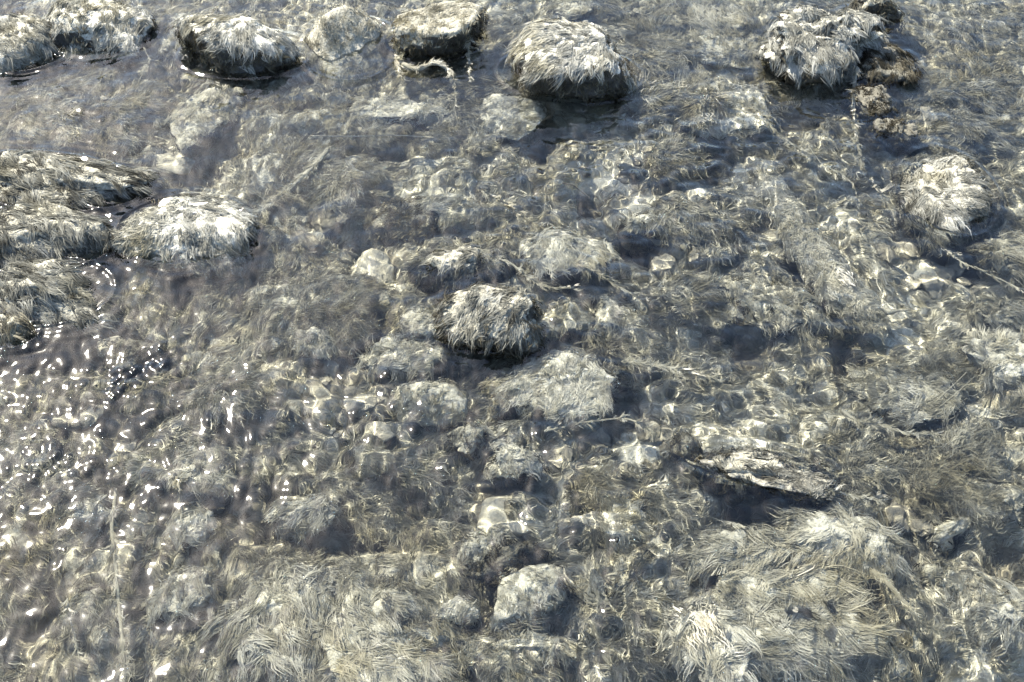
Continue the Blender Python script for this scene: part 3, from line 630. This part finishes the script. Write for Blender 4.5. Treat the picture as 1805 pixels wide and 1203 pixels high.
strand('arched pale strand below the cream-topped stone', [(960,762,-.02),(1020,748,-.015),(1090,738,-.015),(1130,748,-.02),(1155,770,-.03)], .004, .003, seed=26, fringe=20)
strand('pale strand crossing the cream ledge toward the right', [(1400,858,-.005),(1450,862,-.006),(1505,875,-.01),(1550,880,-.02)], .006, .002, seed=27, fringe=20)

# ------------------------------------------------------------------ pebbles on the bed, copied from a few worn shapes
protos = []
rg = np.random.default_rng(77)
for k in range(8):
    v, f = stone_shape(rg, (1, rg.uniform(.65, .95), rg.uniform(.4, .65)), rg.uniform(.7, 1.0), .2, 4, 0)
    o = mesh_obj('pebble', v, f, M['pebble']); protos.append(o)
used = set()
hb = []
for k in range(6):
    v, f = stone_shape(rg, (1, rg.uniform(.6, .95), rg.uniform(.5, .75)), rg.uniform(.5, .9), .17, 5, .1)
    fa, fb, fc, fn, far_ = face_data(v, f); vn = np.zeros_like(v)
    for q in range(3): np.add.at(vn, f[:, q], fn * far_[:, None])
    vn = norm(vn); v = v + vn * (0.10 * np.abs(noise(v * 4, 41)) + 0.05 * np.abs(noise(v * 9, 43)) - .05)[:, None]
    fl = smooth01((vn[:, 2] + .3 * fbm(v * 2, 5, 3) + .15) / .35)
    o = bpy.data.objects.new('half_buried_stone', None); COL.objects.link(o)
    b = mesh_obj('bare_stone', v, f, M['rock'], parent=o, attrs={'film': fl, 'tint': .45 + .25 * fbm(v * 2, 3, 3)})
    P, N = sample(v, f, 330, rg, smooth01((fn[:, 2] + .1) / .4))
    q = np.c_[np.full(len(P), .8), np.full(len(P), -.4), np.zeros(len(P))] + np.c_[P[:, :2], np.zeros(len(P))] * .9
    v2, f2, t2 = clumped(P, N, q + np.cross(N, q) * (.6 * noise(P * 3, 8))[:, None], rg, 18, np.full(len(P), .32), .017, .07, .5 + .3 * fbm(P * 2, 4, 3), lift=.28)
    c = mesh_obj('algae_fur', v2, f2, M['algae'], parent=o, attrs={'tint': t2}); hb.append((o, (b, c)))
hused = set()
def half_buried(px, py, s, label, group):
    if near_log(px, py): return
    g = at(px, py, BED); k = int(rg.integers(0, 6)); o, c = hb[k]
    if k in hused:
        o2 = o.copy(); COL.objects.link(o2)
        for part in c:
            c2 = part.copy(); COL.objects.link(c2); c2.parent = o2
        o = o2
    hused.add(k)
    zb = float(bed_z(g[0], g[1])[0]); s = s * mpp(px, py); g = at(px, py, min(zb + s * .2, -.02))
    zz = s * rg.uniform(.7, 1.0)
    o.location = (g[0], g[1], min(zb + s * 0.10, -.012 - zz * .34)); o.scale = (s, s, zz); o.rotation_euler = (0, 0, rg.normal(0, .9))
    tag(o, label, 'stone', group)
HB = [
 (600,560,130,60,9,75,'half-buried furry stone in the hollow between the round-topped stone and the centre stone','half-buried stones left of the centre'),
 (620,300,110,40,7,65,'half-buried furry stone near the fibrous rope and the water dimples','half-buried stones by the dimples'),
 (170,190,140,50,8,70,'half-buried furry stone in the bright shallows below the top left slab','half-buried stones in the upper left shallows'),
 (1240,330,90,110,9,70,'half-buried furry stone between the rippled pebble patch and the log','half-buried stones left of the log'),
 (1180,600,100,110,9,75,'half-buried furry stone right of the cream-topped stone','half-buried stones right of the cream-topped stone'),
 (1660,180,110,90,8,70,'half-buried furry stone on the murky bed right of the knobby rock','half-buried stones at the upper right'),
 (1640,820,120,90,9,80,'half-buried furry stone on the silted bed right of the cream ledge','half-buried stones right of the cream ledge'),
 (700,880,140,90,10,80,'half-buried brownish furry stone in the dull patch above the shaggy mound','half-buried stones in the dull patch'),
 (330,740,110,90,9,75,'half-buried furry stone right of the glittering riffle','half-buried stones right of the riffle'),
 (90,860,90,130,8,80,'half-buried furry stone among the glints at the left edge','half-buried stones at the left edge'),
 (1090,870,90,130,9,75,'half-buried furry stone in the bright lines left of the cream ledge','half-buried stones left of the cream ledge'),
 (1650,620,80,60,5,70,'half-buried furry stone between the log end and the right edge mounds','half-buried stones below the log end'),
 (750,240,100,50,6,65,'half-buried furry stone below the long low ledge stone','half-buried stones below the ledge'),
 (1180,130,70,80,7,65,'half-buried furry stone right of the largest emergent stone','half-buried stones right of the largest emergent stone'),
 (1080,1110,120,70,8,85,'half-buried furry stone between the tan wedge and the white-crowned hump','half-buried stones at the bottom')]
for (cx, cy, rx, ry, cnt, sz, lab, grp) in HB:
    for _ in range(cnt):
        a = rg.random() * 6.28; q = math.sqrt(rg.random())
        half_buried(cx + rx * q * math.cos(a), cy + ry * q * math.sin(a), sz * rg.uniform(.7, 1.5), lab, grp)
def pebble(px, py, s, label, group):
    if near_log(px, py) and rg.random() < .6: return
    g = at(px, py, BED); k = int(rg.integers(0, 8)); o = protos[k]
    if k in used:
        o = o.copy(); COL.objects.link(o)
    used.add(k)
    zb = float(bed_z(g[0], g[1])[0]); s = s * mpp(px, py)
    g = at(px, py, zb)
    o.location = (g[0], g[1], zb + s * 0.07); o.scale = (s, s, s); o.rotation_euler = (rg.normal(0, .25), rg.normal(0, .25), rg.random() * 6.28)
    tag(o, label, 'pebble', group)
ZONES = [
 (1130,300,135,75,34,30,'small tan pebble in the rippled sunlit patch right below the largest emergent stone','pebbles in the rippled sunlit patch'),
 (1640,480,100,70,22,34,'small pale pebble on the bed between the log and the tousled stone','pebbles right of the log'),
 (1290,580,80,45,18,36,'small pebble in the dark hollow under the leaning slab','pebbles under the leaning slab'),
 (160,215,120,55,22,32,'small pebble in the bright shallows at the upper left','pebbles in the upper left shallows'),
 (250,720,150,90,26,36,'small dark pebble under the glittering riffle at the left','pebbles under the glittering riffle'),
 (630,700,110,80,20,36,'small tan pebble in the bright network left of the round smooth stone','pebbles left of the round smooth stone'),
 (1080,790,110,60,22,38,'small pebble below the cream-topped stone','pebbles below the cream-topped stone'),
 (560,400,80,50,14,40,'round pebble seen through the water dimples','pebbles under the water dimples'),
 (1230,420,120,60,22,34,'small pebble scattered left of the upper log','pebbles left of the upper log'),
 (1080,960,100,70,16,40,'small pebble in the bright lines at the lower centre','pebbles at the lower centre'),
 (1690,160,100,80,16,34,'small pebble on the murky bed at the upper right','pebbles at the upper right'),
 (1650,860,110,70,12,40,'small silted pebble on the murky bed at the lower right','pebbles at the lower right')]
for (cx, cy, rx, ry, cnt, sz, lab, grp) in ZONES:
    for _ in range(cnt):
        a = rg.random() * 6.28; q = math.sqrt(rg.random())
        pebble(cx + rx * q * math.cos(a), cy + ry * q * math.sin(a), sz * min(2.6, math.exp(rg.normal(-.05, .45))), lab, grp)

# ------------------------------------------------------------------ the water
X, Y, F = sheet(axis(-1.55, 1.55, 0.0028, -40, 40, 22), axis(0.5, 2.75, 0.0028, -30, 60, 22))
P = np.c_[X, Y]
near = (np.abs(X) < 1.7) & (Y > 0.4) & (Y < 2.9)
rg = np.random.default_rng(12)
w1 = 0.020 * fbm(P * 4, 201, 2); w2 = 0.020 * fbm(P * 4 + 9, 207, 2)
amp = 0.85 + 0.6 * fbm(P * 2.6, 211, 3)
def zone(px, py, r):
    c = at(px, py, 0); r = r * mpp(px, py); return np.exp(-((X - c[0]) ** 2 + (Y - c[1]) ** 2) / (r * r))
for (a, b, r, q) in [(1120,310,190,.55),(1400,300,150,.35),(1200,520,160,.35),(990,680,110,.25),(1050,850,150,.35),(1080,980,110,.3),(1300,190,80,.5),(640,710,110,.35),(200,200,140,.35),(1350,850,140,.2),
                     (470,300,130,-.3),(600,150,160,-.35),(880,120,160,-.35),(1680,880,150,-.25),(760,950,120,-.2),(330,420,100,-.2),(1680,560,140,-.2),(60,420,130,-.2)]:
    amp = amp + q * zone(a, b, r)
for (a, b, r, q) in [(100,500,230,-.65),(230,250,190,-.5),(150,800,200,-.3),(420,560,150,-.25),(150,1000,180,-.3),(640,900,140,-.35)]:
    amp = amp + q * zone(a, b, r)
amp = np.clip(amp, 0.12, 1.4) * (1 - 0.45 * smooth01((Y - 1.85) / .5))
H = np.zeros(len(X))
for k in range(34):
    lam = 0.020 * (5.2 ** rg.random()); a = rg.normal(0.5, 1.1) + (math.pi if rg.random() < .3 else 0); kk = 6.283 / lam
    H += amp * 0.0225 * lam ** 1.08 * (lam < 9) / math.sqrt(17) * 1.3 * np.sin(kk * ((X + w1) * math.cos(a) + (Y + w2) * math.sin(a)) + rg.random() * 6.28)
# the riffle at the left: short steep wavelets
riff = 1.0 * zone(225, 690, 75) + .75 * zone(90, 800, 70) + .7 * zone(25, 690, 45) + .6 * zone(60, 940, 55) + .6 * zone(10, 130, 50) + .4 * zone(195, 480, 35) + .5 * zone(300, 600, 45)  + .6 * zone(230, 810, 50) + .4 * zone(95, 980, 35) + .5 * zone(220, 1170, 25) + .4 * zone(60, 600, 40)
riff = np.clip(riff + .3 * zone(262, 185, 24) * 2.2 + .5 * zone(15, 130, 30) + .4 * zone(330, 920, 30) + .35 * zone(560, 560, 25), 0, 1) * np.clip(0.30 + 1.7 * fbm(P * 8, 261, 2), 0.02, 1.25)
H += riff * (0.0030 * noise(P * 46 + 3, 221) + 0.0027 * noise(P * np.array([76, 66]), 231) + 0.003 * noise(P * 22, 241))
H += 0.0025 * fbm(P * 4.5, 251, 2)
# dimples where the current eddies
for (a, b, r, d) in [(585,345,36,.0055),(640,395,22,.004),(520,408,24,.0035),(490,400,18,.003),(575,405,20,.003),(1110,715,18,.003),(640,470,26,.003),(930,580,16,.003),(1430,1045,26,.002),(1195,790,28,.003),(262,190,26,.004),(1540,150,24,.004),(1270,200,30,.003)]:
    H -= d * zone(a, b, r) * 1.0
for (cx, cy, a_, b_, yw) in EMERGED:
    dx, dy = X - cx, Y - cy; u = (dx * math.cos(yw) + dy * math.sin(yw)) / a_; w = (-dx * math.sin(yw) + dy * math.cos(yw)) / b_
    d = (np.hypot(u, w) - 0.95) * min(a_, b_)
    H += np.where(d > -.03, 0.0005 * np.cos(d * 300 + 0.8 * w1 * 300) * np.exp(-np.abs(d) / .035) + 0.003 * np.exp(-np.abs(d) / .006), 0)
H = np.where(near, H, 0)
water = mesh_obj('water', np.c_[X, Y, H], F, M['water']); tag(water, kind='structure')
water.cycles.is_caustics_caster = True; water.cycles.is_caustics_receiver = False
